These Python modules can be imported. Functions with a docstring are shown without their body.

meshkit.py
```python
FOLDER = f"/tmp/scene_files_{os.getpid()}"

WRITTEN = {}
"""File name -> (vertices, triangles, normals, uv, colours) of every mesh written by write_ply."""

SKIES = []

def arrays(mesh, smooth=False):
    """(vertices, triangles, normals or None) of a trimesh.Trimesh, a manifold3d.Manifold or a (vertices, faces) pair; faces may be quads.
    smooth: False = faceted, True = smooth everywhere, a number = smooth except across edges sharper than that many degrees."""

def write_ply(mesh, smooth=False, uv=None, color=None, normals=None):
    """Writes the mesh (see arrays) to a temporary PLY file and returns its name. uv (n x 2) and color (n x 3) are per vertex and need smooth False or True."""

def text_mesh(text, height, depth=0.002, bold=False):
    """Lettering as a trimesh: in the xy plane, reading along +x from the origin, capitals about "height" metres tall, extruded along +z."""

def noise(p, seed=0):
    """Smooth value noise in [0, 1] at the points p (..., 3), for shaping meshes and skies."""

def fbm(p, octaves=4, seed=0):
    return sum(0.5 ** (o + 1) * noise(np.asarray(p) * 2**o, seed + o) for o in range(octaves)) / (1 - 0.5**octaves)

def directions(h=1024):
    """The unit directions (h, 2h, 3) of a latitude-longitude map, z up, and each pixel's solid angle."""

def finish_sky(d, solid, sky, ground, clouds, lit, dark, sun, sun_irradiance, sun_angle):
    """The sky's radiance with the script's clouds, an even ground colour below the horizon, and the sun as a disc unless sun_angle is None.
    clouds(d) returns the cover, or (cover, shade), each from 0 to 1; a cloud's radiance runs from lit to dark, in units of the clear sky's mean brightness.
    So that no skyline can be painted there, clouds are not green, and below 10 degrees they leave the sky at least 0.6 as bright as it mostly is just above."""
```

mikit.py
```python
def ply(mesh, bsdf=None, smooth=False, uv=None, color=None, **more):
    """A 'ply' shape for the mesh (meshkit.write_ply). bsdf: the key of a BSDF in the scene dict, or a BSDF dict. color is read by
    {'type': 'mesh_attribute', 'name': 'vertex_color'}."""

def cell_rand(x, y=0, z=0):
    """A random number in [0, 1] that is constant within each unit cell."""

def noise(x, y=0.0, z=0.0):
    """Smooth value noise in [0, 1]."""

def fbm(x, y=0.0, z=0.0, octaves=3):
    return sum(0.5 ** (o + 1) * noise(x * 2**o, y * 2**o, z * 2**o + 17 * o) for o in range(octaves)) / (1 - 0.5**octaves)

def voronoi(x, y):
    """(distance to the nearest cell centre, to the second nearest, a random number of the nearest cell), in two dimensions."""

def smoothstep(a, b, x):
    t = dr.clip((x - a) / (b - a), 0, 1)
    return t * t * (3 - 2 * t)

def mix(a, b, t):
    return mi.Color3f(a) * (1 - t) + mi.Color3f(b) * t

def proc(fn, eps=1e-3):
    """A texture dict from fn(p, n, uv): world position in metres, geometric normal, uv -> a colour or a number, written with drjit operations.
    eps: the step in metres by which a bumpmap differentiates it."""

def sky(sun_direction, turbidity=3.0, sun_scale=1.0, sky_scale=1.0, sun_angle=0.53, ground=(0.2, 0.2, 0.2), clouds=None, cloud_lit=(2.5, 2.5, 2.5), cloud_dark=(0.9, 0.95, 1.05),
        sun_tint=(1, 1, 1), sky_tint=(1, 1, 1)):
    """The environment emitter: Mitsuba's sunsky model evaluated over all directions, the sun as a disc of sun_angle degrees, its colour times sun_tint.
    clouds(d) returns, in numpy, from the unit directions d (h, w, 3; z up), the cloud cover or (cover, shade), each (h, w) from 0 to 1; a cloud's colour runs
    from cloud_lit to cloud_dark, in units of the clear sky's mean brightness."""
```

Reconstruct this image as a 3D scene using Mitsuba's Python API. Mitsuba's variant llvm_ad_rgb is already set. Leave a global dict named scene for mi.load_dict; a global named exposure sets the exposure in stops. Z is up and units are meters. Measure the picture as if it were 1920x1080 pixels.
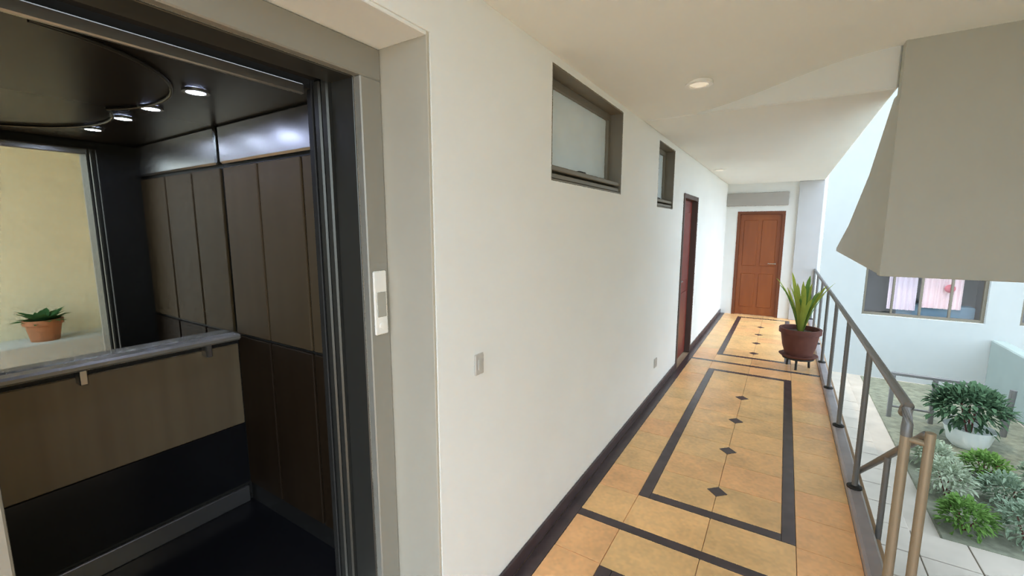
import math, random
import numpy as np, trimesh, mitsuba as mi, mikit, meshkit
import manifold3d as m3
from shapely.geometry import Polygon, box as sbox
from mikit import proc, noise, fbm, smoothstep, mix

T = mi.ScalarTransform4f
rng = random.Random(7)
scene, labels = {'type': 'scene'}, {}

# ------------------------------------------------------------------ camera, sky, exposure
exposure = 3.75
F = 810.0
PITCH, YAW = math.radians(7.87), math.radians(32.2)
CAM = np.array([0.0, 0.0, 1.65])
FWD = np.array([-math.sin(YAW) * math.cos(PITCH), math.cos(YAW) * math.cos(PITCH), -math.sin(PITCH)])
scene['camera'] = {'type': 'perspective', 'fov': math.degrees(2 * math.atan(960 / F)), 'fov_axis': 'x', 'near_clip': 0.02, 'far_clip': 200.0,
                   'to_world': T().look_at(origin=CAM.tolist(), target=(CAM + FWD).tolist(), up=[0, 0, 1])}
def clouds(d):                     # thin, even high cloud over the whole sky
    c = 0.72 + 0.2 * meshkit.fbm(d * 3.0, 4, 5)
    return c, 0.45 * meshkit.fbm(d * 4.0 + 9.0, 3, 11)
scene['sky'] = mikit.sky([-0.15, -0.45, 0.85], turbidity=4.0, sun_scale=0.06, sky_scale=1.0, ground=(0.42, 0.40, 0.36), clouds=clouds, cloud_lit=(1.75, 2.02, 2.25), cloud_dark=(1.25, 1.45, 1.65), sky_tint=(1.0, 1.1, 1.2))

# ------------------------------------------------------------------ materials
def rgb(c): return {'type': 'rgb', 'value': list(c)}
def s2l(*c): return tuple(((v / 255 + 0.055) / 1.055) ** 2.4 if v > 10 else v / 255 / 12.92 for v in c)
def mat(name, col, rough=0.6, metallic=0.0, spec=0.5, clear=0.0):
    b = {'type': 'principled', 'base_color': col if isinstance(col, dict) else rgb(col), 'roughness': rough, 'metallic': metallic, 'clearcoat': clear}
    if metallic == 0: b['specular'] = spec
    scene[name] = {'type': 'twosided', 'bsdf': b}
    return name

def plaster(base, amp=0.04, s=3.0):
    base = mi.Color3f(*base)
    def fn(p, n, uv): return base * (1 - amp + 2 * amp * fbm(p.x * s, p.y * s, p.z * s, 3))
    return proc(fn)

M_WALL = mat('m_wall', plaster((0.775, 0.785, 0.755), 0.02), 0.7, spec=0.3)
M_CEIL = mat('m_ceiling', plaster((0.745, 0.755, 0.72), 0.02), 0.8, spec=0.2)
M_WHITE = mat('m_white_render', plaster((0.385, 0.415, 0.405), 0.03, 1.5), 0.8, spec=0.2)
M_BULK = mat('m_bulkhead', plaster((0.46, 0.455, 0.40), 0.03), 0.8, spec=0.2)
M_NICHE = mat('m_niche', plaster((0.47, 0.435, 0.355), 0.03), 0.6, spec=0.3)
M_LAND = mat('m_landing_wall', plaster((0.74, 0.70, 0.50), 0.06), 0.7, spec=0.3)
M_GREY = mat('m_garden_render', plaster((0.26, 0.31, 0.29), 0.06), 0.8, spec=0.2)
M_PAVE = mat('m_paving', plaster((0.40, 0.36, 0.30), 0.10, 5.0), 0.8, spec=0.2)
M_STEP = mat('m_step_stone', plaster((0.42, 0.39, 0.37), 0.08, 6.0), 0.5, spec=0.4)
M_KERB = mat('m_kerb', plaster((0.30, 0.27, 0.28), 0.2, 9.0), 0.35, spec=0.5)
M_DARK = mat('m_dark_stone', plaster((0.060, 0.040, 0.042), 0.35, 14.0), 0.3, spec=0.5)
M_GROUT = mat('m_grout', (0.36, 0.26, 0.17), 0.8)
def tile_tex(base, k):
    base = mi.Color3f(*base)
    def fn(p, n, uv):
        a = fbm(p.x * 6 + k, p.y * 6, 0.0, 3); b = noise(p.x * 60, p.y * 60 + k, 0.0)
        return base * (0.72 + 0.40 * a + 0.14 * b)
    return proc(fn)
M_TILES = [mat(f'm_tile_{i}', tile_tex(c, 11.0 * i), 0.33, spec=0.45) for i, c in enumerate([(0.86, 0.50, 0.22), (0.88, 0.53, 0.23), (0.82, 0.51, 0.225), (0.88, 0.485, 0.215)])]
M_DOORMETAL = mat('m_door_metal', (0.10, 0.098, 0.085), 0.38, 0.75)
M_FRAME = mat('m_lift_frame', (0.32, 0.305, 0.26), 0.45, 0.3)
M_SILL = mat('m_sill_metal', (0.45, 0.44, 0.42), 0.3, 0.9)
M_MIRROR = 'm_mirror'; scene[M_MIRROR] = {'type': 'twosided', 'bsdf': {'type': 'conductor', 'material': 'none', 'specular_reflectance': rgb((0.84, 0.85, 0.78))}}
def wood(c1, c2, sx, sy, sz):
    c1, c2 = mi.Color3f(*c1), mi.Color3f(*c2)
    def fn(p, n, uv):
        g = fbm(p.x * sx, p.y * sy, p.z * sz, 4)
        return c1 * (1 - g) + c2 * g
    return proc(fn)
M_LIFTWOOD = mat('m_lift_laminate', wood((0.17, 0.125, 0.075), (0.25, 0.20, 0.12), 20, 20, 1.5), 0.45)
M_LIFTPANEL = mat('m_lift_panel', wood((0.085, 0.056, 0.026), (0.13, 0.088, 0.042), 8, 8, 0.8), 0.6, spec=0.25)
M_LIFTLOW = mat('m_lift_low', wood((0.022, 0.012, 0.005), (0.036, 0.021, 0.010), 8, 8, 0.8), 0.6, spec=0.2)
M_BLACK = mat('m_lift_black', (0.012, 0.012, 0.014), 0.18)
M_BLACKM = mat('m_lift_black_matt', (0.015, 0.014, 0.012), 0.6)
M_CEILGLOSS = mat('m_lift_ceiling', (0.018, 0.016, 0.014), 0.32, spec=0.3)
M_ORANGE = mat('m_orange_door', wood((0.19, 0.042, 0.007), (0.29, 0.075, 0.010), 14, 14, 1.2), 0.35)
M_ORANGED = mat('m_orange_door_frame', wood((0.12, 0.03, 0.008), (0.17, 0.045, 0.010), 14, 14, 1.2), 0.4)
M_RED = mat('m_red_door', wood((0.13, 0.02, 0.014), (0.18, 0.032, 0.022), 14, 14, 1.2), 0.4)
M_REDF = mat('m_red_frame', (0.075, 0.045, 0.035), 0.5)
M_ALU = mat('m_window_alu', (0.18, 0.16, 0.12), 0.45, 0.3)
M_FROST = mat('m_frosted_glass', plaster((0.58, 0.66, 0.68), 0.08, 5.0), 0.25, spec=0.5)
M_GLASS = 'm_glass'; scene[M_GLASS] = {'type': 'thindielectric'}
M_PLASTIC = mat('m_white_plastic', (0.80, 0.78, 0.72), 0.35)
M_PLASTICG = mat('m_grey_plastic', (0.36, 0.35, 0.30), 0.4)
M_SWITCH = mat('m_switch_plastic', (0.46, 0.44, 0.40), 0.4)
M_RAIL = mat('m_rail_paint', (0.17, 0.17, 0.165), 0.4, 0.3)
M_RAILB = mat('m_rail_bronze', (0.33, 0.27, 0.19), 0.4, 0.4)
M_TERRA = mat('m_terracotta', plaster((0.12, 0.04, 0.028), 0.2, 14.0), 0.7)
M_TERRAL = mat('m_terracotta_orange', plaster((0.30, 0.125, 0.055), 0.2, 14.0), 0.7)
M_SOIL = mat('m_soil', plaster((0.05, 0.035, 0.022), 0.4, 40.0), 0.9)
M_BED = mat('m_bed_mulch', plaster((0.17, 0.175, 0.125), 0.5, 16.0), 0.9)
M_LINTEL = mat('m_lintel_stone', plaster((0.38, 0.36, 0.33), 0.05), 0.7)
M_PIL = mat('m_pilaster_grey', plaster((0.50, 0.50, 0.50), 0.04), 0.7)
M_CURT = mat('m_curtain_lilac', (0.72, 0.62, 0.70), 0.8)
M_CURTP = mat('m_curtain_pink', (0.78, 0.60, 0.62), 0.8)
M_BLUE = mat('m_blue_cabinet', (0.12, 0.20, 0.27), 0.6)
M_ROOM = mat('m_room', (0.16, 0.16, 0.17), 0.8)
M_REDPAPER = mat('m_red_paper', (0.55, 0.12, 0.16), 0.7)
M_POTW = mat('m_white_pot', (0.80, 0.84, 0.80), 0.5)
def leafmat(name, c, tr):
    scene[name] = {'type': 'principledthin', 'base_color': rgb(c), 'roughness': 0.45, 'diff_trans': tr, 'spec_trans': 0.0}
    return name
L_LIME = leafmat('m_leaf_lime', (0.34, 0.40, 0.075), 0.7)
L_GREEN = leafmat('m_leaf_green', (0.15, 0.27, 0.07), 0.6)
L_DARK = leafmat('m_leaf_dark', (0.075, 0.135, 0.075), 0.4)
L_GREY = leafmat('m_leaf_greygreen', (0.26, 0.34, 0.24), 0.5)
L_SAGE = leafmat('m_leaf_sage', (0.40, 0.46, 0.33), 0.5)
L_POT = leafmat('m_leaf_pot', (0.05, 0.13, 0.05), 0.5)
def emit(name, mesh, rad, key):
    scene[key] = mikit.ply(mesh, M_PLASTIC, emitter={'type': 'area', 'radiance': rgb(rad)})

# ------------------------------------------------------------------ helpers
def lab(key, label=None, cat=None, group=None, kind=None):
    d = labels.setdefault(key, {})
    for k, v in (('label', label), ('category', cat), ('group', group), ('kind', kind)):
        if v: d[k] = v
    return key
def num(key):
    if key not in scene and not any(k.startswith(key + '__') for k in scene): return key
    i = 1
    while f'{key}_{i:03d}' in scene or any(k.startswith(f'{key}_{i:03d}__') for k in scene): i += 1
    return f'{key}_{i:03d}'
def put(key, mesh, m, smooth=False, **more):
    key = num(key); scene[key] = mikit.ply(mesh, m, smooth, **more); return key
def struct(key, mesh, m, label, smooth=False):
    key = put(key, mesh, m, smooth); return lab(key, label, kind='structure')
def cb(x0, x1, y0, y1, z0, z1, c=0.004):
    """a box with chamfered edges"""
    c = min(c, (x1 - x0) / 2.5, (y1 - y0) / 2.5, (z1 - z0) / 2.5)
    pts = []
    for a, b, d in np.ndindex(2, 2, 2):
        X, Y, Z = (x0, x1)[a], (y0, y1)[b], (z0, z1)[d]
        ix, iy, iz = (c, -c)[a], (c, -c)[b], (c, -c)[d]
        pts += [(X, Y + iy, Z + iz), (X + ix, Y, Z + iz), (X + ix, Y + iy, Z)]
    return trimesh.convex.convex_hull(np.array(pts))
def cat(*ms): return trimesh.util.concatenate([m for m in ms])
def tube(p0, p1, r, seg=16):
    return trimesh.creation.cylinder(radius=r, segment=[p0, p1], sections=seg)
def path_tube(pts, r, seg=14):
    """smooth tube along a polyline"""
    pts = np.array(pts, float); n = len(pts); V = []; Fc = []
    up = np.array([0.0, 0, 1]);
    for i in range(n):
        t = pts[min(i + 1, n - 1)] - pts[max(i - 1, 0)]; t /= np.linalg.norm(t)
        a = np.cross(t, up if abs(t[2]) < 0.95 else np.array([1.0, 0, 0])); a /= np.linalg.norm(a); b = np.cross(t, a)
        if i and np.dot(a, pa) < 0: a, b = -a, -b
        pa = a
        for k in range(seg):
            w = 2 * math.pi * k / seg; V.append(pts[i] + r * (math.cos(w) * a + math.sin(w) * b))
    for i in range(n - 1):
        for k in range(seg):
            q = (k + 1) % seg; Fc += [(i * seg + k, i * seg + q, (i + 1) * seg + q), (i * seg + k, (i + 1) * seg + q, (i + 1) * seg + k)]
    V += [pts[0], pts[-1]]
    for k in range(seg):
        q = (k + 1) % seg; Fc += [(len(V) - 2, q, k), (len(V) - 1, (n - 1) * seg + k, (n - 1) * seg + q)]
    m = trimesh.Trimesh(np.array(V), np.array(Fc), process=False); m.fix_normals(); return m
def lathe(profile, seg=40):
    return trimesh.creation.revolve(np.array(profile, float), sections=seg)
def prism_x(poly_yz, x0, x1):
    """polygon given in (y, z), extruded along x"""
    m = trimesh.creation.extrude_polygon(poly_yz, x1 - x0, engine='earcut')
    v = m.vertices.copy(); m.vertices = np.stack([v[:, 2] + x0, v[:, 0], v[:, 1]], 1); m.fix_normals(); return m
def prism_y(poly_xz, y0, y1):
    m = trimesh.creation.extrude_polygon(poly_xz, y1 - y0, engine='earcut')
    v = m.vertices.copy(); m.vertices = np.stack([v[:, 0], v[:, 2] + y0, v[:, 1]], 1); m.fix_normals(); return m
def rect_hole(poly, *r):
    for (a, b, c, d) in r: poly = poly.difference(sbox(a, b, c, d))
    return poly
def frame_x(x0, x1, y0, y1, z0, z1, w):
    return rect_frame(lambda P: prism_x(P, x0, x1), y0, z0, y1, z1, w)
def frame_y(x0, x1, y0, y1, z0, z1, w):
    return rect_frame(lambda P: prism_y(P, y0, y1), x0, z0, x1, z1, w)
def rect_frame(f, a0, b0, a1, b1, w): return f(sbox(a0, b0, a1, b1).difference(sbox(a0 + w, b0 + w, a1 - w, b1 - w)))

# ------------------------------------------------------------------ the room shell
XL, XR, YE, ZC = -1.0, 0.50, 9.30, 2.47       # left wall, ceiling edge, end wall, ceiling
NX, NY, NZ = -1.23, 1.10, 2.265               # lift niche: back plane, its right side, its soffit
OY0, OY1, OZ = 0.125, 1.0, 2.15                # lift opening
W1 = (1.95, 3.02, 1.885, 2.435); W2 = (4.03, 4.67, 1.84, 2.42); D1 = (5.20, 6.10, 0.0, 2.04)

pl = rect_hole(sbox(-3.0, 0.0, YE + 0.2, 2.75), (-0.5, -0.1, NY, NZ), (W1[0], W1[2], W1[1], W1[3]), (W2[0], W2[2], W2[1], W2[3]), (D1[0], -0.1, D1[1], D1[3]))
struct('wall_left', prism_x(pl, NX - 0.02, XL), M_WALL, 'long off-white plaster corridor wall with the lift niche, high windows and red door')
# niche lining: side return and soffit, in beige paint
nl = cb(NX, XL - 0.004, NY - 0.012, NY + 0.001, 0.0, NZ, 0.002)
struct('trim_4', cb(NX, XL - 0.004, -0.5, NY - 0.012, NZ - 0.012, NZ, 0.002), M_WALL, 'off-white soffit of the lift niche')
struct('trim_1', nl, M_NICHE, 'beige painted side return of the lift niche')
back = rect_hole(sbox(-0.52, 0.0, NY + 0.02, NZ + 0.02), (OY0 - 0.0, -0.1, OY1, OZ))
struct('wall_lift', prism_x(back, NX - 0.12, NX - 0.021), M_NICHE, 'wall at the back of the lift niche around the lift opening')

# end wall with the orange door
ED = (-0.80, -0.03, 0.0, 1.96)
pe = rect_hole(sbox(XL, 0.0, 0.55, 2.75), (ED[0], -0.1, ED[1], ED[3]))
struct('wall_end', prism_y(pe, YE, YE + 0.2), M_WALL, 'off-white wall closing the far end of the corridor around the orange door')
struct('trim_2', cb(-1.0, -0.0, YE - 0.05, YE, 2.06, 2.30, 0.006), M_LINTEL, 'grey stone lintel band above the orange door')
struct('trim_3', cb(0.14, 0.50, YE - 0.08, YE, 0.0, ZC, 0.006), M_PIL, 'grey pilaster at the right end of the far wall')

# ceiling: flat over the corridor, vaulted up over the near landing
struct('ceiling', cb(XL, XR, 3.5, YE + 0.2, ZC, ZC + 0.28, 0.01), M_CEIL, 'off-white flat ceiling over the far corridor')
def zv(x): t = min(1, max(0, (x + 0.75) / 1.25)); return 2.475 + 0.235 * t * t * (3 - 2 * t)
xs = np.linspace(XL, 1.95, 60)
vault = Polygon([(x, zv(x)) for x in xs] + [(1.95, 2.95), (XL, 2.95)])
vm = prism_y(vault, -0.35, 3.5)
struct('ceiling_landing', vm, M_CEIL, 'off-white near ceiling that curves up towards the stairwell', smooth=25)
# hanging bulkhead of the upper stair flight
struct('wall_bulkhead', cb(0.50, 1.95, 3.42, 3.515, 1.36, 2.745, 0.003), M_BULK, 'grey plaster stair bulkhead hanging from the ceiling right of the corridor')
flight = Polygon([(3.5, 1.36), (3.5, 2.46), (3.72, 2.46), (4.42, 2.06), (5.41, 1.68), (6.38, 1.42), (6.38, 1.385)])
struct('wall_stringer', prism_x(flight, 0.515, 1.95), M_BULK, 'tapering underside of the upper stair flight behind the bulkhead')
# landing wall to the right of the camera
struct('wall_right', cb(1.95, 2.10, -0.35, 4.4, -1.58, 2.95, 0.01), M_LAND, 'cream landing wall opposite the lift')
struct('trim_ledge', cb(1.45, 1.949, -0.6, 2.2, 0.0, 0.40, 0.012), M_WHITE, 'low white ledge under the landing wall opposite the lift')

# ------------------------------------------------------------------ floor with tiles and dark inlays
fl = cat(cb(XL - 0.3, 0.55, -3.0, YE + 0.2, -0.26, -0.012, 0.004), cb(0.55, 1.95, -3.0, 2.30, -0.26, -0.012, 0.004))
struct('floor', fl, M_GROUT, 'tan tiled corridor floor with dark inlaid rectangles')
G = 0.0016
tile_cache = {}
def tile(x0, x1, y0, y1):
    w, d = round(x1 - x0 - 2 * G, 4), round(y1 - y0 - 2 * G, 4)
    if w < 0.01 or d < 0.01: return
    if (w, d) not in tile_cache: tile_cache[(w, d)] = mikit.ply(cb(-w / 2, w / 2, -d / 2, d / 2, -0.012, 0.0, 0.0012))
    k = num_fast('floor__tile')
    scene[k] = {**tile_cache[(w, d)], 'bsdf': {'type': 'ref', 'id': rng.choice(M_TILES)}, 'to_world': T().translate([(x0 + x1) / 2, (y0 + y1) / 2, rng.uniform(-0.0006, 0.0004)])}
counts = {}
def num_fast(key):
    n = counts.get(key, -1) + 1; counts[key] = n
    return key if n == 0 else f'{key}_{n:03d}'
def strip(x0, x1, y0, y1):
    scene[num_fast('floor__inlay_strip')] = mikit.ply(cb(x0 + 0.001, x1 - 0.001, y0 + 0.001, y1 - 0.001, -0.012, 0.0006, 0.001), M_DARK)
FX0, FX1 = -0.915, 0.44                # tiled field between the wall strip and the kerb
SL, SR, SW = -0.630, 0.130, 0.066      # centres of the two long strips, strip width
PER, Y0 = 3.60, 2.20                   # period and first cross strip
lx0, lx1, rx0, rx1 = SL - SW / 2, SL + SW / 2, SR - SW / 2, SR + SW / 2
mid = (lx1 + rx0) / 2
def rows(a, b, n, *cols):
    for i in range(n):
        u, v = a + (b - a) * i / n, a + (b - a) * (i + 1) / n
        for (p, q) in cols: tile(p, q, u, v)
strip(-0.985, FX0, -1.40, YE)          # dark border along the wall
for j in range(-1, 2):
    s = Y0 + PER * j
    strip(FX0, FX1, s - 0.03, s + 0.03)
    a, b = s + 0.03, s + PER - 0.03
    p0, p1 = s + 0.335, s + PER - 0.335
    rows(a, b, 12, (FX0, lx0), (rx1, FX1))
    rows(a, p0, 1, (lx0, mid), (mid, rx1)); rows(p1, b, 1, (lx0, mid), (mid, rx1))
    strip(lx0, lx1, p0, p1); strip(rx0, rx1, p0, p1)
    strip(lx1, rx0, p0, p0 + SW); strip(lx1, rx0, p1 - SW, p1)
    q0, q1 = p0 + SW, p1 - SW
    rows(q0, q1, 9, (lx1, mid), (mid, rx0))
    for i in range(1, 9, 2):           # small dark diamonds on the centre line
        y = q0 + (q1 - q0) * i / 9 - 0.06 + 0.04 * 0
        y = p0 + 0.295 + 0.6 * ((i - 1) // 2)
        dm = trimesh.creation.cylinder(radius=0.058, height=0.004, sections=4); dm.apply_translation([mid, y, 0.0002])
        scene[num_fast('floor__diamond_inlay')] = mikit.ply(dm, M_DARK)
rows(-1.37 + 0.0, 2.2, 8, (0.45, 0.95), (0.95, 1.45))
struct('trim_kerb', cb(0.44, 0.515, 2.22, YE, -0.26, 0.05, 0.012), M_KERB, 'grey stone kerb under the railing')
struct('baseboard_left', cat(cb(XL, XL + 0.014, NY + 0.0, D1[0] - 0.02, 0.0, 0.075, 0.003), cb(XL, XL + 0.014, D1[1] + 0.02, YE, 0.0, 0.075, 0.003)), M_DARK, 'dark brown skirting along the left wall')
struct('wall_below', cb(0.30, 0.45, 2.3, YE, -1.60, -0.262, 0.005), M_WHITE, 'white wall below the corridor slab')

# ------------------------------------------------------------------ windows of the left wall
def high_window(i, W, label):
    y0, y1, z0, z1 = W; k = f'window_{i}'
    struct(k, frame_x(XL - 0.15, XL - 0.001, y0, y1, z0, z1, 0.010), M_ALU, label)
    scene[k + '__casement'] = mikit.ply(frame_x(XL - 0.13, XL - 0.085, y0 + 0.011, y1 - 0.011, z0 + 0.011, z1 - 0.011, 0.040), M_ALU)
    scene[k + '__pane'] = mikit.ply(cb(XL - 0.118, XL - 0.108, y0 + 0.045, y1 - 0.045, z0 + 0.045, z1 - 0.045, 0.001), M_FROST)
    for j in range(2):                 # two fixed louvre blades along the bottom of the window
        scene[num_fast(k + '__louvre_blade')] = mikit.ply(cb(XL - 0.084, XL - 0.012, y0 + 0.012, y1 - 0.012, z0 + 0.014 + 0.04 * j, z0 + 0.040 + 0.04 * j, 0.004), M_ALU)
    scene[k + '__latch'] = mikit.ply(cb(XL - 0.084, XL - 0.06, (y0 + y1) / 2 - 0.05, (y0 + y1) / 2 + 0.05, z0 + 0.086, z0 + 0.102, 0.004), M_BLACKM)
high_window(1, W1, 'nearer high window with a brown metal frame and frosted pane')
high_window(2, W2, 'farther high window in the left wall, beside the red door')

# ------------------------------------------------------------------ doors
struct('door_1', cat(cb(XL - 0.10, XL - 0.055, D1[0] + 0.05, D1[1] - 0.05, 0.005, D1[3] - 0.05, 0.003)), M_RED, 'dark red door in the left wall')
scene['door_1__frame'] = mikit.ply(prism_x(sbox(D1[0], 0, D1[1], D1[3]).difference(sbox(D1[0] + 0.05, -0.1, D1[1] - 0.05, D1[3] - 0.05)), XL - 0.14, XL + 0.012), M_REDF)
for z0, z1 in ((0.18, 0.85), (1.0, 1.85)):
    scene[num_fast('door_1__panel')] = mikit.ply(cb(XL - 0.056, XL - 0.045, D1[0] + 0.17, D1[1] - 0.17, z0, z1, 0.008), M_RED)
scene['door_1__handle'] = mikit.ply(cat(tube([XL - 0.056, D1[0] + 0.12, 1.02], [XL - 0.01, D1[0] + 0.12, 1.02], 0.010), tube([XL - 0.01, D1[0] + 0.11, 1.02], [XL - 0.01, D1[0] + 0.22, 1.02], 0.009)), M_SILL, 30)
struct('door_2', cb(ED[0] + 0.05, ED[1] - 0.05, YE + 0.04, YE + 0.085, 0.005, ED[3] - 0.05, 0.003), M_ORANGE, 'orange brown wooden door at the far end of the corridor')
scene['door_2__frame'] = mikit.ply(prism_y(sbox(ED[0], 0, ED[1], ED[3]).difference(sbox(ED[0] + 0.05, -0.1, ED[1] - 0.05, ED[3] - 0.05)), YE - 0.012, YE + 0.12), M_ORANGED)
dm = (ED[0] + ED[1]) / 2
for z0, z1 in ((0.16, 0.80), (0.95, 1.80)):
    for x0, x1 in ((ED[0] + 0.12, dm - 0.03), (dm + 0.03, ED[1] - 0.12)):
        scene[num_fast('door_2__panel')] = mikit.ply(cb(x0, x1, YE + 0.028, YE + 0.041, z0, z1, 0.010), M_ORANGE)
scene['door_2__handle'] = mikit.ply(cat(tube([ED[1] - 0.10, YE - 0.02, 1.0], [ED[1] - 0.10, YE + 0.04, 1.0], 0.011), tube([ED[1] - 0.22, YE - 0.02, 1.0], [ED[1] - 0.09, YE - 0.02, 1.0], 0.009)), M_SILL, 30)

# ------------------------------------------------------------------ the lift
lab('elevator_door_frame', 'grey metal frame around the open lift doorway', 'door frame')
scene['elevator_door_frame__jamb'] = mikit.ply(cb(NX - 0.02, NX + 0.012, OY1, NY - 0.013, 0.0, OZ, 0.004), M_FRAME)
scene['elevator_door_frame__jamb_001'] = mikit.ply(cb(NX - 0.02, NX + 0.012, OY0 - 0.10, OY0, 0.0, OZ, 0.004), M_FRAME)
scene['elevator_door_frame__header'] = mikit.ply(cb(NX - 0.02, NX + 0.012, OY0 - 0.10, NY - 0.013, OZ, NZ - 0.013, 0.004), M_FRAME)
scene['elevator_door_frame__sill'] = mikit.ply(cb(NX - 0.14, NX + 0.02, OY0, OY1, -0.012, 0.004, 0.002), M_SILL)
scene['elevator_door_frame__lining'] = mikit.ply(cat(cb(NX - 0.135, NX - 0.021, OY1 - 0.004, OY1 + 0.03, 0.0, OZ, 0.002), cb(NX - 0.135, NX - 0.021, OY0 - 0.03, OY0 + 0.004, 0.0, OZ, 0.002), cb(NX - 0.135, NX - 0.021, OY0, OY1, OZ - 0.004, OZ + 0.03, 0.002)), M_DOORMETAL)
# sliding leaves, seen edge-on, pushed back into their pockets
lab('elevator_door', 'dark metal sliding lift door leaves, pushed open at the side of the doorway', 'elevator door')
for x0, x1, y in ((NX - 0.185, NX - 0.150, OY1 - 0.012), (NX - 0.240, NX - 0.205, OY1 - 0.004)):
    scene[num_fast('elevator_door__leaf')] = mikit.ply(cb(x0, x1, y, y + 0.42, 0.01, OZ + 0.02, 0.006), M_DOORMETAL)
scene['elevator_door__header_track'] = mikit.ply(cat(cb(NX - 0.25, NX - 0.14, OY0 - 0.35, OY1 + 0.4, OZ + 0.025, OZ + 0.10, 0.004)), M_BLACKM)
scene['elevator_door__track_rail'] = mikit.ply(cb(NX - 0.265, NX - 0.247, OY0 - 0.3, OY1 - 0.03, OZ - 0.03, OZ + 0.005, 0.004), M_SILL)
# the car
CX0, CX1, CY0, CY1, CZ = -2.67, NX - 0.27, -0.20, 1.235, 2.20
lab('elevator', 'dark lift car with a mirror, handrail shelf and ceiling spotlights, its door open', 'elevator')
E_ = lambda n, mesh, m, sm=False: scene.__setitem__(num_fast('elevator__' + n), mikit.ply(mesh, m, sm))
E_('floor_panel', cb(CX0 - 0.03, CX1, CY0 - 0.03, CY1 + 0.03, -0.05, 0.0, 0.002), M_BLACK)
E_('rear_wall', cb(CX0 - 0.05, CX0 - 0.006, CY0 - 0.04, CY1 + 0.04, -0.06, CZ + 0.06, 0.002), M_BLACKM)
E_('mirror', cb(CX0 - 0.006, CX0, CY0 - 0.005, CY1 + 0.005, 1.02, CZ + 0.004, 0.0002), M_MIRROR)
E_('rear_panel', cb(CX0 - 0.006, CX0 + 0.012, CY0 + 0.01, CY1 - 0.01, 0.50, 0.985, 0.004), M_LIFTWOOD)
E_('kick_plate', cb(CX0 - 0.006, CX0 + 0.006, CY0 + 0.01, CY1 - 0.01, 0.12, 0.495, 0.003), M_BLACK)
E_('skirting', cb(CX0 - 0.006, CX0 + 0.016, CY0 + 0.01, CY1 - 0.02, 0.0, 0.10, 0.004), M_SILL)
E_('handrail', cb(CX0 + 0.012, CX0 + 0.10, CY0 + 0.01, CY1 - 0.03, 1.025, 1.06, 0.010), M_FRAME)
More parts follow.
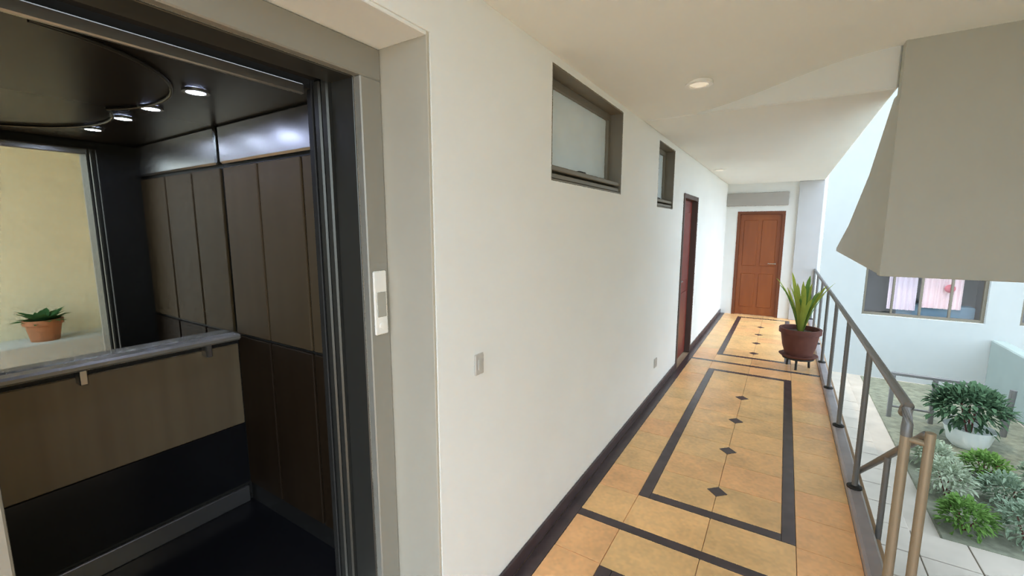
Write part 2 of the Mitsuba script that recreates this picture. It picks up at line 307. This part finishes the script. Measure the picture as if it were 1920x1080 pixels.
for y in (0.05, 0.55, 1.05): E_('handrail_bracket', cb(CX0 + 0.01, CX0 + 0.07, y - 0.015, y + 0.015, 0.955, 1.026, 0.004), M_SILL)
E_('side_wall', cb(CX0, CX1, CY1, CY1 + 0.04, -0.06, CZ + 0.06, 0.002), M_BLACKM)
E_('side_wall', cb(CX0, CX1, CY0 - 0.04, CY0, -0.06, CZ + 0.06, 0.002), M_BLACKM)
for a, b in ((CX0 + 0.02, -2.30), (-2.295, -1.92), (-1.915, CX1 - 0.02)):
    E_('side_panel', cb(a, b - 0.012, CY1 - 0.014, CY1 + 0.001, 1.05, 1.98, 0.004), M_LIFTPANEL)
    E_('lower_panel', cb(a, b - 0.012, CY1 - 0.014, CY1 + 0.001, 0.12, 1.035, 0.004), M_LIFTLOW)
E_('side_panel', cb(CX0 + 0.02, CX1 - 0.02, CY0 - 0.001, CY0 + 0.014, 1.05, 1.98, 0.004), M_LIFTPANEL)
E_('front_return', cb(CX1 - 0.03, CX1, OY1 + 0.01, CY1, 0.0, CZ, 0.003), M_BLACKM)
E_('front_return', cb(CX1 - 0.03, CX1, CY0, OY0 - 0.01, 0.0, CZ, 0.003), M_BLACKM)
E_('transom', cb(CX1 - 0.03, CX1, OY0 - 0.01, OY1 + 0.01, OZ - 0.0, CZ, 0.003), M_BLACKM)
E_('ceiling_panel', cb(CX0 - 0.03, CX1, CY0 - 0.03, CY1 + 0.03, CZ, CZ + 0.05, 0.002), M_CEILGLOSS)
# curved ceiling trim
arc = [(-1.72 - 0.62 + 0.62 * math.cos(t), 0.30 + 0.55 * math.sin(t), CZ - 0.008) for t in np.linspace(0.1, math.pi - 0.1, 30)]
E_('ceiling_trim', path_tube(arc, 0.007, 10), M_DOORMETAL, 40)
E_('cornice', cb(CX0 + 0.02, CX1 - 0.02, CY1 - 0.03, CY1 - 0.001, 2.0, CZ - 0.001, 0.010), M_SILL)
for x in (-2.05, -2.50):
    k = num_fast('elevator__spotlight')
    ring = trimesh.creation.annulus(r_min=0.034, r_max=0.048, height=0.010, sections=28); ring.apply_translation([x, 0.87, CZ - 0.006])
    scene[k] = mikit.ply(ring, M_SILL, 30)
    ds = trimesh.creation.cylinder(radius=0.033, height=0.006, sections=24); ds.apply_translation([x, 0.87, CZ - 0.004])
    scene[k + '__lens'] = mikit.ply(ds, M_PLASTIC, emitter={'type': 'area', 'radiance': rgb((7.0, 8.2, 12.5))})

# call panel on the jamb
lab('call_panel', 'white lift call panel with a dark display, on the frame right of the lift doorway', 'call panel')
cy0, cy1, cx = OY1 + 0.012, OY1 + 0.070, NX + 0.012
scene['call_panel__plate'] = mikit.ply(cb(cx, cx + 0.010, cy0, cy1, 1.27, 1.50, 0.004), M_PLASTIC)
scene['call_panel__display'] = mikit.ply(cb(cx + 0.009, cx + 0.013, cy0 + 0.010, cy1 - 0.008, 1.335, 1.425, 0.002), M_PLASTICG)
bt = trimesh.creation.cylinder(radius=0.013, height=0.008, sections=24); bt.apply_transform(trimesh.transformations.rotation_matrix(math.pi / 2, [0, 1, 0])); bt.apply_translation([cx + 0.012, (cy0 + cy1) / 2, 1.302])
scene['call_panel__button'] = mikit.ply(bt, M_PLASTIC, 30)

# switch and socket on the left wall
def plate(key, y, z, w, h, label, c):
    lab(key, label, c)
    scene[key + '__plate'] = mikit.ply(cb(XL, XL + 0.009, y - w / 2, y + w / 2, z - h / 2, z + h / 2, 0.003), M_SWITCH)
    scene[key + ('__rocker' if c == 'light switch' else '__insert')] = mikit.ply(cb(XL + 0.008, XL + 0.013, y - w / 4, y + w / 4, z - h / 4, z + h / 4, 0.002), M_SWITCH)
plate('light_switch', 1.335, 1.115, 0.055, 0.085, 'small grey light switch on the wall between the lift and the high windows', 'light switch')
plate('wall_socket', 4.23, 0.34, 0.09, 0.09, 'small socket low on the left wall near the red door', 'socket')

# ceiling downlights
def downlight(x, y, label):
    k = num('downlight'); lab(k, label, 'ceiling light', 'round ceiling lights of the corridor')
    ring = trimesh.creation.annulus(r_min=0.055, r_max=0.078, height=0.016, sections=36); ring.apply_translation([x, y, zd(x, y) - 0.006])
    scene[k + '__ring'] = mikit.ply(ring, M_PLASTIC, 30)
    ds = lathe([(0, -0.022), (0.03, -0.019), (0.05, -0.010), (0.054, 0.0), (0, 0.0)], 32); ds.apply_translation([x, y, zd(x, y)])
    scene[k + '__lens'] = mikit.ply(ds, M_PLASTIC, 40, emitter={'type': 'area', 'radiance': rgb((0.028, 0.024, 0.018))})
def zd(x, y): return ZC if y > 3.5 else zv(x)
downlight(-0.50, 2.86, 'nearer white round ceiling light above the corridor')
downlight(-0.85, 6.85, 'farther small round ceiling light near the end of the corridor')

# ------------------------------------------------------------------ railings
lab('corridor_railing', 'grey metal railing along the open side of the corridor', 'railing')
RX, RZ = 0.475, 0.93
py = [2.27, 3.25, 4.25, 5.25, 6.25, 7.25, 8.25, 9.20]
bend = [(RX, 9.22, RZ)] + [(RX, y, RZ) for y in np.linspace(9.0, 2.36, 20)] + [(RX, 2.27 + 0.09 * math.cos(t), RZ - 0.09 + 0.09 * math.sin(t)) for t in np.linspace(math.pi / 2 - 0.2, 0, 7)][:-1]
bend = bend[:-1] + [(RX, 2.30, RZ - 0.02), (RX, 2.272, RZ - 0.07), (RX, 2.27, RZ - 0.12)]
scene['corridor_railing__handrail'] = mikit.ply(path_tube(bend, 0.019), M_RAIL, 40)
for i, y in enumerate(py):
    scene[num_fast('corridor_railing__post')] = mikit.ply(tube([RX, y, 0.05], [RX, y, RZ - 0.01 if i else RZ - 0.11], 0.016 if i else 0.018), M_RAILB if i == 0 else M_RAIL, 40)
    fp = lathe([(0, 0), (0.04, 0), (0.04, 0.010), (0.022, 0.018), (0, 0.018)], 24); fp.apply_translation([RX, y, 0.05])
    scene[num_fast('corridor_railing__foot_plate')] = mikit.ply(fp, M_BLACKM, 30)
lab('stair_handrail', 'bronze coloured stair handrail going down beside the corridor railing', 'handrail')
SX = 0.54
hp = [(SX, 2.24, 0.83), (SX, 2.30, 0.815)] + [(SX, 2.30 + 0.28 * i, 0.815 - 0.175 * i) for i in range(1, 9)]
scene['stair_handrail__rail'] = mikit.ply(path_tube(hp, 0.017), M_RAIL, 40)
scene[num_fast('stair_handrail__post')] = mikit.ply(tube([SX, 2.24, -0.01], [SX, 2.24, 0.85], 0.017), M_RAILB, 40)
scene['stair_handrail__connector'] = mikit.ply(tube([RX + 0.01, 2.265, 0.80], [SX, 2.24, 0.80], 0.012), M_RAILB, 40)
for i in (2, 5, 7):
    y = 2.30 + 0.28 * i; scene[num_fast('stair_handrail__post')] = mikit.ply(tube([SX, y, -0.175 * (i + 1) - 0.01], [SX, y, 0.815 - 0.175 * i], 0.014), M_RAIL, 40)

# stairs down
struct('stair', prism_x(Polygon([(2.30, -0.26), (2.30, -0.20)] + sum([[(2.30 + 0.28 * i, -0.175 * (i + 1) - 0.03), (2.30 + 0.28 * (i + 1), -0.175 * (i + 1) - 0.03)] for i in range(8)], []) + [(4.54, -1.60), (4.1, -1.60)]), 0.565, 1.945), M_STEP, 'flight of stone steps going down from the landing to the courtyard')
for i in range(8):
    scene[num_fast('stair__tread')] = mikit.ply(cb(0.562, 1.945, 2.285 + 0.28 * i, 2.58 + 0.28 * i, -0.175 * (i + 1) - 0.03, -0.175 * (i + 1), 0.006), M_STEP)

# ------------------------------------------------------------------ courtyard
GZ = -1.60
struct('ground', cb(-2.0, 9.0, 2.0, 12.4, GZ - 0.2, GZ, 0.01), M_PAVE, 'ground of the sunken courtyard')
for iy in range(16):
    for ix in range(7):
        x0, y0 = 0.46 + 0.45 * ix, 4.56 + 0.45 * iy
        if y0 > 5.5 and x0 > 1.3: continue
        scene[num_fast('ground__paving_slab')] = mikit.ply(cb(x0 + 0.005, x0 + 0.445, y0 + 0.005, y0 + 0.445, GZ - 0.01, GZ + 0.025 + rng.uniform(-0.002, 0.002), 0.004), M_PAVE)
struct('ground_bed', cb(1.62, 3.53, 5.92, 11.9, GZ - 0.01, GZ + 0.02, 0.01), M_BED, 'soil of the planting bed in the courtyard')
BY = 12.0
W3 = (1.53, 3.44, -0.22, 0.95); W4 = (3.90, 5.6, -0.20, 0.95)
pb = rect_hole(sbox(-1.5, GZ, 9.0, 5.2), (W3[0], W3[2], W3[1], W3[3]), (W4[0], W4[2], W4[1], W4[3]))
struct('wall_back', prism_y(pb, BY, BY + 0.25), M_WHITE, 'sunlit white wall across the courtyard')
struct('wall_garden', cb(3.56, 3.78, 6.0, BY, GZ, -0.52, 0.02), M_GREY, 'low grey-green rendered wall at the right side of the courtyard')
def court_window(i, W, n, label):
    x0, x1, z0, z1 = W; k = f'window_{i}'
    struct(k, frame_y(x0, x1, BY + 0.08, BY + 0.16, z0, z1, 0.05), M_ALU, label)
    for j in range(n):
        a, b = x0 + 0.05 + (x1 - x0 - 0.1) * j / n, x0 + 0.05 + (x1 - x0 - 0.1) * (j + 1) / n
        v = np.array([[a + 0.012, BY + 0.12, z0 + 0.05], [b - 0.012, BY + 0.12, z0 + 0.05], [b - 0.012, BY + 0.12, z1 - 0.05], [a + 0.012, BY + 0.12, z1 - 0.05]])
        scene[num_fast(k + '__pane')] = mikit.ply((v, [[0, 1, 2], [0, 2, 3]]), M_GLASS)
        if j: scene[num_fast(k + '__mullion')] = mikit.ply(cb(a - 0.018, a + 0.018, BY + 0.085, BY + 0.155, z0 + 0.05, z1 - 0.05, 0.004), M_ALU)
    rm = prism_y(sbox(x0 - 0.1, z0 - 0.1, x1 + 0.1, z1 + 0.1).difference(sbox(x0 - 0.06, z0 - 0.06, x1 + 0.06, z1 + 0.06)), BY + 0.251, BY + 0.85)
    scene[k + '__room'] = mikit.ply(cat(rm, cb(x0 - 0.1, x1 + 0.1, BY + 0.85, BY + 0.9, z0 - 0.1, z1 + 0.1, 0.004)), M_ROOM)
court_window(3, W3, 4, 'strip window in the white courtyard wall, with curtains behind the glass')
court_window(4, W4, 3, 'dark strip window farther right in the courtyard wall')
def curtain(x0, x1, z0, z1, m, label):
    n = 40; X = np.linspace(x0, x1, n); Yv = BY + 0.30 + 0.018 * np.sin((X - x0) * 70)
    k = num('curtain')
    poly = Polygon(list(zip(X, Yv)) + list(zip(X[::-1], Yv[::-1] + 0.006)))
    me = trimesh.creation.extrude_polygon(poly, z1 - z0, engine='earcut'); me.apply_translation([0, 0, z0])
    put(k, me, m); lab(k, label, 'curtain', 'curtains behind the strip window')
curtain(1.98, 2.45, -0.10, 0.86, M_CURT, 'lilac curtain behind the strip window, left of the pink one')
curtain(2.50, 3.15, -0.02, 0.86, M_CURTP, 'pink curtain behind the strip window with a red lantern in front')
lab(put('paper_lantern', trimesh.creation.icosphere(3, 0.085).apply_transform(trimesh.transformations.compose_matrix(scale=[1, 0.5, 1], translate=[2.93, BY + 0.225, 0.42])), M_REDPAPER, True), 'small red round lantern hanging in the strip window', 'lantern')
lab(put('blue_cabinet', cb(2.15, 3.38, BY + 0.36, BY + 0.7, -0.27, 0.03, 0.01), M_BLUE), 'low blue cabinet inside the strip window', 'cabinet')

# garden rail
lab('garden_railing', 'dark metal garden rail in front of the white courtyard wall', 'railing')
FY, FZ = 9.5, -0.78
scene['garden_railing__top_rail'] = mikit.ply(cb(1.70, 2.82, FY - 0.03, FY + 0.03, FZ - 0.05, FZ, 0.008), M_RAIL)
scene['garden_railing__lower_rail'] = mikit.ply(cb(1.70, 2.82, FY - 0.015, FY + 0.015, FZ - 0.62, FZ - 0.585, 0.006), M_RAIL)
for x in (1.73, 2.26, 2.79): scene[num_fast('garden_railing__post')] = mikit.ply(cb(x - 0.03, x + 0.03, FY - 0.03, FY + 0.03, GZ, FZ - 0.045, 0.006), M_RAIL)
lab('garden_gate_post', 'dark leaning post with a brace beside the bush in the white pot', 'post')
scene['garden_gate_post__upright'] = mikit.ply(tube([3.10, 9.5, GZ], [3.14, 9.5, -0.82], 0.04), M_RAIL, 40)
scene['garden_gate_post__brace'] = mikit.ply(tube([3.11, 9.5, -1.38], [2.92, 9.5, -1.12], 0.025), M_RAIL, 40)

# ------------------------------------------------------------------ plants
def leaf_quad(base, d, up, L, w, droop=0.25, fold=0.25):
    """a folded leaf of 8 triangles"""
    d = d / np.linalg.norm(d); s = np.cross(d, up); s = s / (np.linalg.norm(s) + 1e-9); n = np.cross(s, d)
    V = [];
    for t, k in ((0.0, 0.12), (0.35, 1.0), (0.7, 0.8), (1.0, 0.03)):
        c = base + d * L * t - n * 0 + np.array([0, 0, -droop * L * t * t])
        V += [c - s * w * k / 2 + n * fold * w * k / 2, c, c + s * w * k / 2 + n * fold * w * k / 2]
    Fc = []
    for i in range(3):
        a = 3 * i
        for j in (0, 1): Fc += [(a + j, a + j + 1, a + j + 4), (a + j, a + j + 4, a + j + 3)]
    return np.array(V), np.array(Fc)
def foliage(c, r, n, L, w, seed, flat=0.0):
    g = np.random.default_rng(seed); Vs, Fs, o = [], [], 0
    for i in range(n):
        q = g.normal(size=3); q /= np.linalg.norm(q); q[2] = abs(q[2]) if g.random() < 0.8 else q[2]
        rad = g.uniform(0.35, 1.0) ** 0.6 * (0.75 + 0.5 * float(meshkit.noise(q[None] * 2.5 + seed)[0]))
        b = np.array(c) + q * rad * np.array(r)
        d = q + g.normal(size=3) * 0.5; d[2] += 0.15
        V, Fq = leaf_quad(b, d, np.array([0.02, 0.01, 1.0]), L * g.uniform(0.6, 1.2), w * g.uniform(0.7, 1.2))
        Vs.append(V); Fs.append(Fq + o); o += len(V)
    return trimesh.Trimesh(np.vstack(Vs), np.vstack(Fs), process=False)
def shrub(x, y, r, h, m, n, L, w, seed, label, group=None):
    k = num('shrub'); lab(k, label, 'shrub', group)
    scene[k + '__foliage'] = mikit.ply(foliage((x, y, GZ + h * 0.42), (r, r, h * 0.55), n, L, w, seed), m); lab(k + '__foliage', kind='stuff')
    g = np.random.default_rng(seed + 500); st = []
    for i in range(5):
        a = g.uniform(0, 2 * math.pi); st.append(path_tube([(x, y, GZ), (x + 0.25 * r * math.cos(a), y + 0.25 * r * math.sin(a), GZ + 0.3 * h), (x + 0.6 * r * math.cos(a), y + 0.6 * r * math.sin(a), GZ + 0.7 * h)], 0.006, 6))
    scene[k + '__stem'] = mikit.ply(cat(*st), M_TERRA)
rows3 = [(6.22, ('front', 1.86, 2.34, 2.82)), (6.95, ('middle', 1.88, 2.38, 2.88)), (7.70, ('rear', 1.90, 2.42, 2.94))]
looks = [(L_GREEN, 'bright green'), (L_GREY, 'grey-green'), (L_GREY, 'grey-green'), (L_SAGE, 'pale sage'), (L_GREY, 'grey-green'), (L_SAGE, 'pale sage'), (L_SAGE, 'pale sage'), (L_GREEN, 'green'), (L_GREY, 'grey-green')]
for i, (yy, (rn, *xx)) in enumerate(rows3):
    for j, x in enumerate(xx):
        m, colour = looks[3 * i + j]
        shrub(x, yy + 0.05 * (j % 2), 0.225, (0.36, 0.48, 0.42)[(i + j) % 3], m, 620, 0.085, 0.03, 1 + 3 * i + j, f"{colour} low shrub, {('leftmost', 'second from the left', 'third from the left')[j]} in the {rn} row of the planting bed", 'low shrubs in the planting bed')
# bush in white pot
lab('potted_bush', 'dark green bush in a white bowl pot in the courtyard', 'potted plant')
PB = np.array([2.52, 8.78])
pot = lathe([(0, 0), (0.17, 0), (0.23, 0.08), (0.27, 0.24), (0.29, 0.30), (0.27, 0.30), (0.25, 0.24), (0.0, 0.22)], 40); pot.apply_translation([PB[0], PB[1], GZ + 0.02])
scene['potted_bush__pot'] = mikit.ply(pot, M_POTW, 40)
scene['potted_bush__foliage'] = mikit.ply(foliage((PB[0] - 0.05, PB[1], GZ + 0.58), (0.44, 0.38, 0.34), 1200, 0.13, 0.05, 21), L_DARK); lab('potted_bush__foliage', kind='stuff')
scene['potted_bush__stem'] = mikit.ply(cat(*[path_tube([(PB[0] + 0.02 * i, PB[1], GZ + 0.22), (PB[0] + 0.08 * i - 0.03, PB[1] + 0.05 * (i % 2), GZ + 0.65)], 0.012, 8) for i in (-1, 0, 1)]), M_TERRA)

# potted plant in the corridor
lab('potted_plant', 'potted plant with long lime green leaves in a brown pot beside the railing', 'potted plant')
PX, PY = 0.225, 6.05
st = cat(*[tube([PX + 0.13 * math.cos(a), PY + 0.13 * math.sin(a), 0.0], [PX + 0.12 * math.cos(a), PY + 0.12 * math.sin(a), 0.13], 0.012, 10) for a in np.linspace(0.4, 0.4 + 2 * math.pi, 4)[:-1]], trimesh.creation.annulus(r_min=0.09, r_max=0.16, height=0.02, sections=32).apply_translation([PX, PY, 0.125]))
scene['potted_plant__stand'] = mikit.ply(st, M_BLACKM, 30)
sc = lathe([(0, 0), (0.17, 0), (0.20, 0.025), (0.19, 0.03), (0, 0.012)], 40); sc.apply_translation([PX, PY, 0.136])
scene['potted_plant__saucer'] = mikit.ply(sc, M_TERRA, 40)
pot = lathe([(0, 0), (0.135, 0), (0.17, 0.12), (0.195, 0.27), (0.215, 0.275), (0.215, 0.33), (0.19, 0.33), (0.18, 0.26), (0, 0.26)], 44); pot.apply_translation([PX, PY, 0.15])
scene['potted_plant__pot'] = mikit.ply(pot, M_TERRA, 40)
so = lathe([(0, 0.0), (0.17, -0.008), (0.182, -0.012), (0.0, -0.03)], 32); so.apply_translation([PX, PY, 0.44])
scene['potted_plant__soil'] = mikit.ply(so, M_SOIL)
def strap_leaf(base, az, L, w, lean, curl):
    """a long arching leaf with a folded midrib"""
    V, Fc, n = [], [], 9; d = np.array([math.cos(az), math.sin(az), 0]); s = np.array([-math.sin(az), math.cos(az), 0]); p = np.array(base, float); e = lean
    for i in range(n):
        t = i / (n - 1); k = w * (0.35 + 1.3 * t) * (1 - t) ** 0.55 * 1.1 + 0.003
        V += [p - s * k / 2 + np.array([0, 0, 0.25 * k]), p.copy(), p + s * k / 2 + np.array([0, 0, 0.25 * k])]
        p = p + (d * math.sin(e) + np.array([0, 0, math.cos(e)])) * L / (n - 1); e += curl / (n - 1)
    for i in range(n - 1):
        a = 3 * i
        for j in (0, 1): Fc += [(a + j, a + j + 1, a + j + 4), (a + j, a + j + 4, a + j + 3)]
    return trimesh.Trimesh(np.array(V), np.array(Fc), process=False)
g = np.random.default_rng(3)
for i in range(26):
    az = i * 2.4 + g.uniform(-0.3, 0.3); up = i / 26
    lf = strap_leaf((PX + 0.03 * math.cos(az), PY + 0.03 * math.sin(az), 0.43 + 0.05 * up), az, g.uniform(0.40, 0.70), g.uniform(0.045, 0.07), g.uniform(0.03, 0.32) * (1.15 - up), g.uniform(0.2, 0.7))
    scene[num_fast('potted_plant__leaf')] = mikit.ply(lf, L_LIME if i % 3 else L_GREEN, True)

# plant on the ledge, seen in the lift mirror
lab('ledge_plant', 'low green plant in a terracotta pot on the white ledge, seen in the lift mirror', 'potted plant')
QX, QY, QZ = 1.66, 1.22, 0.40
pot = lathe([(0, 0), (0.115, 0), (0.145, 0.18), (0.165, 0.185), (0.165, 0.24), (0.145, 0.24), (0.135, 0.19), (0, 0.19)], 40); pot.apply_translation([QX, QY, QZ])
scene['ledge_plant__pot'] = mikit.ply(pot, M_TERRAL, 40)
so = lathe([(0, 0.0), (0.138, -0.006), (0.0, -0.02)], 28); so.apply_translation([QX, QY, QZ + 0.215]); scene['ledge_plant__soil'] = mikit.ply(so, M_SOIL)
for i in range(40):
    az = i * 2.4; V, Fq = leaf_quad(np.array([QX + 0.05 * math.cos(az), QY + 0.05 * math.sin(az), QZ + 0.21]), np.array([math.cos(az), math.sin(az), g.uniform(0.15, 1.6)]), np.array([0, 0, 1.0]), g.uniform(0.14, 0.27), g.uniform(0.05, 0.08))
    scene[num_fast('ledge_plant__leaf')] = mikit.ply(trimesh.Trimesh(V, Fq, process=False), L_POT, True)
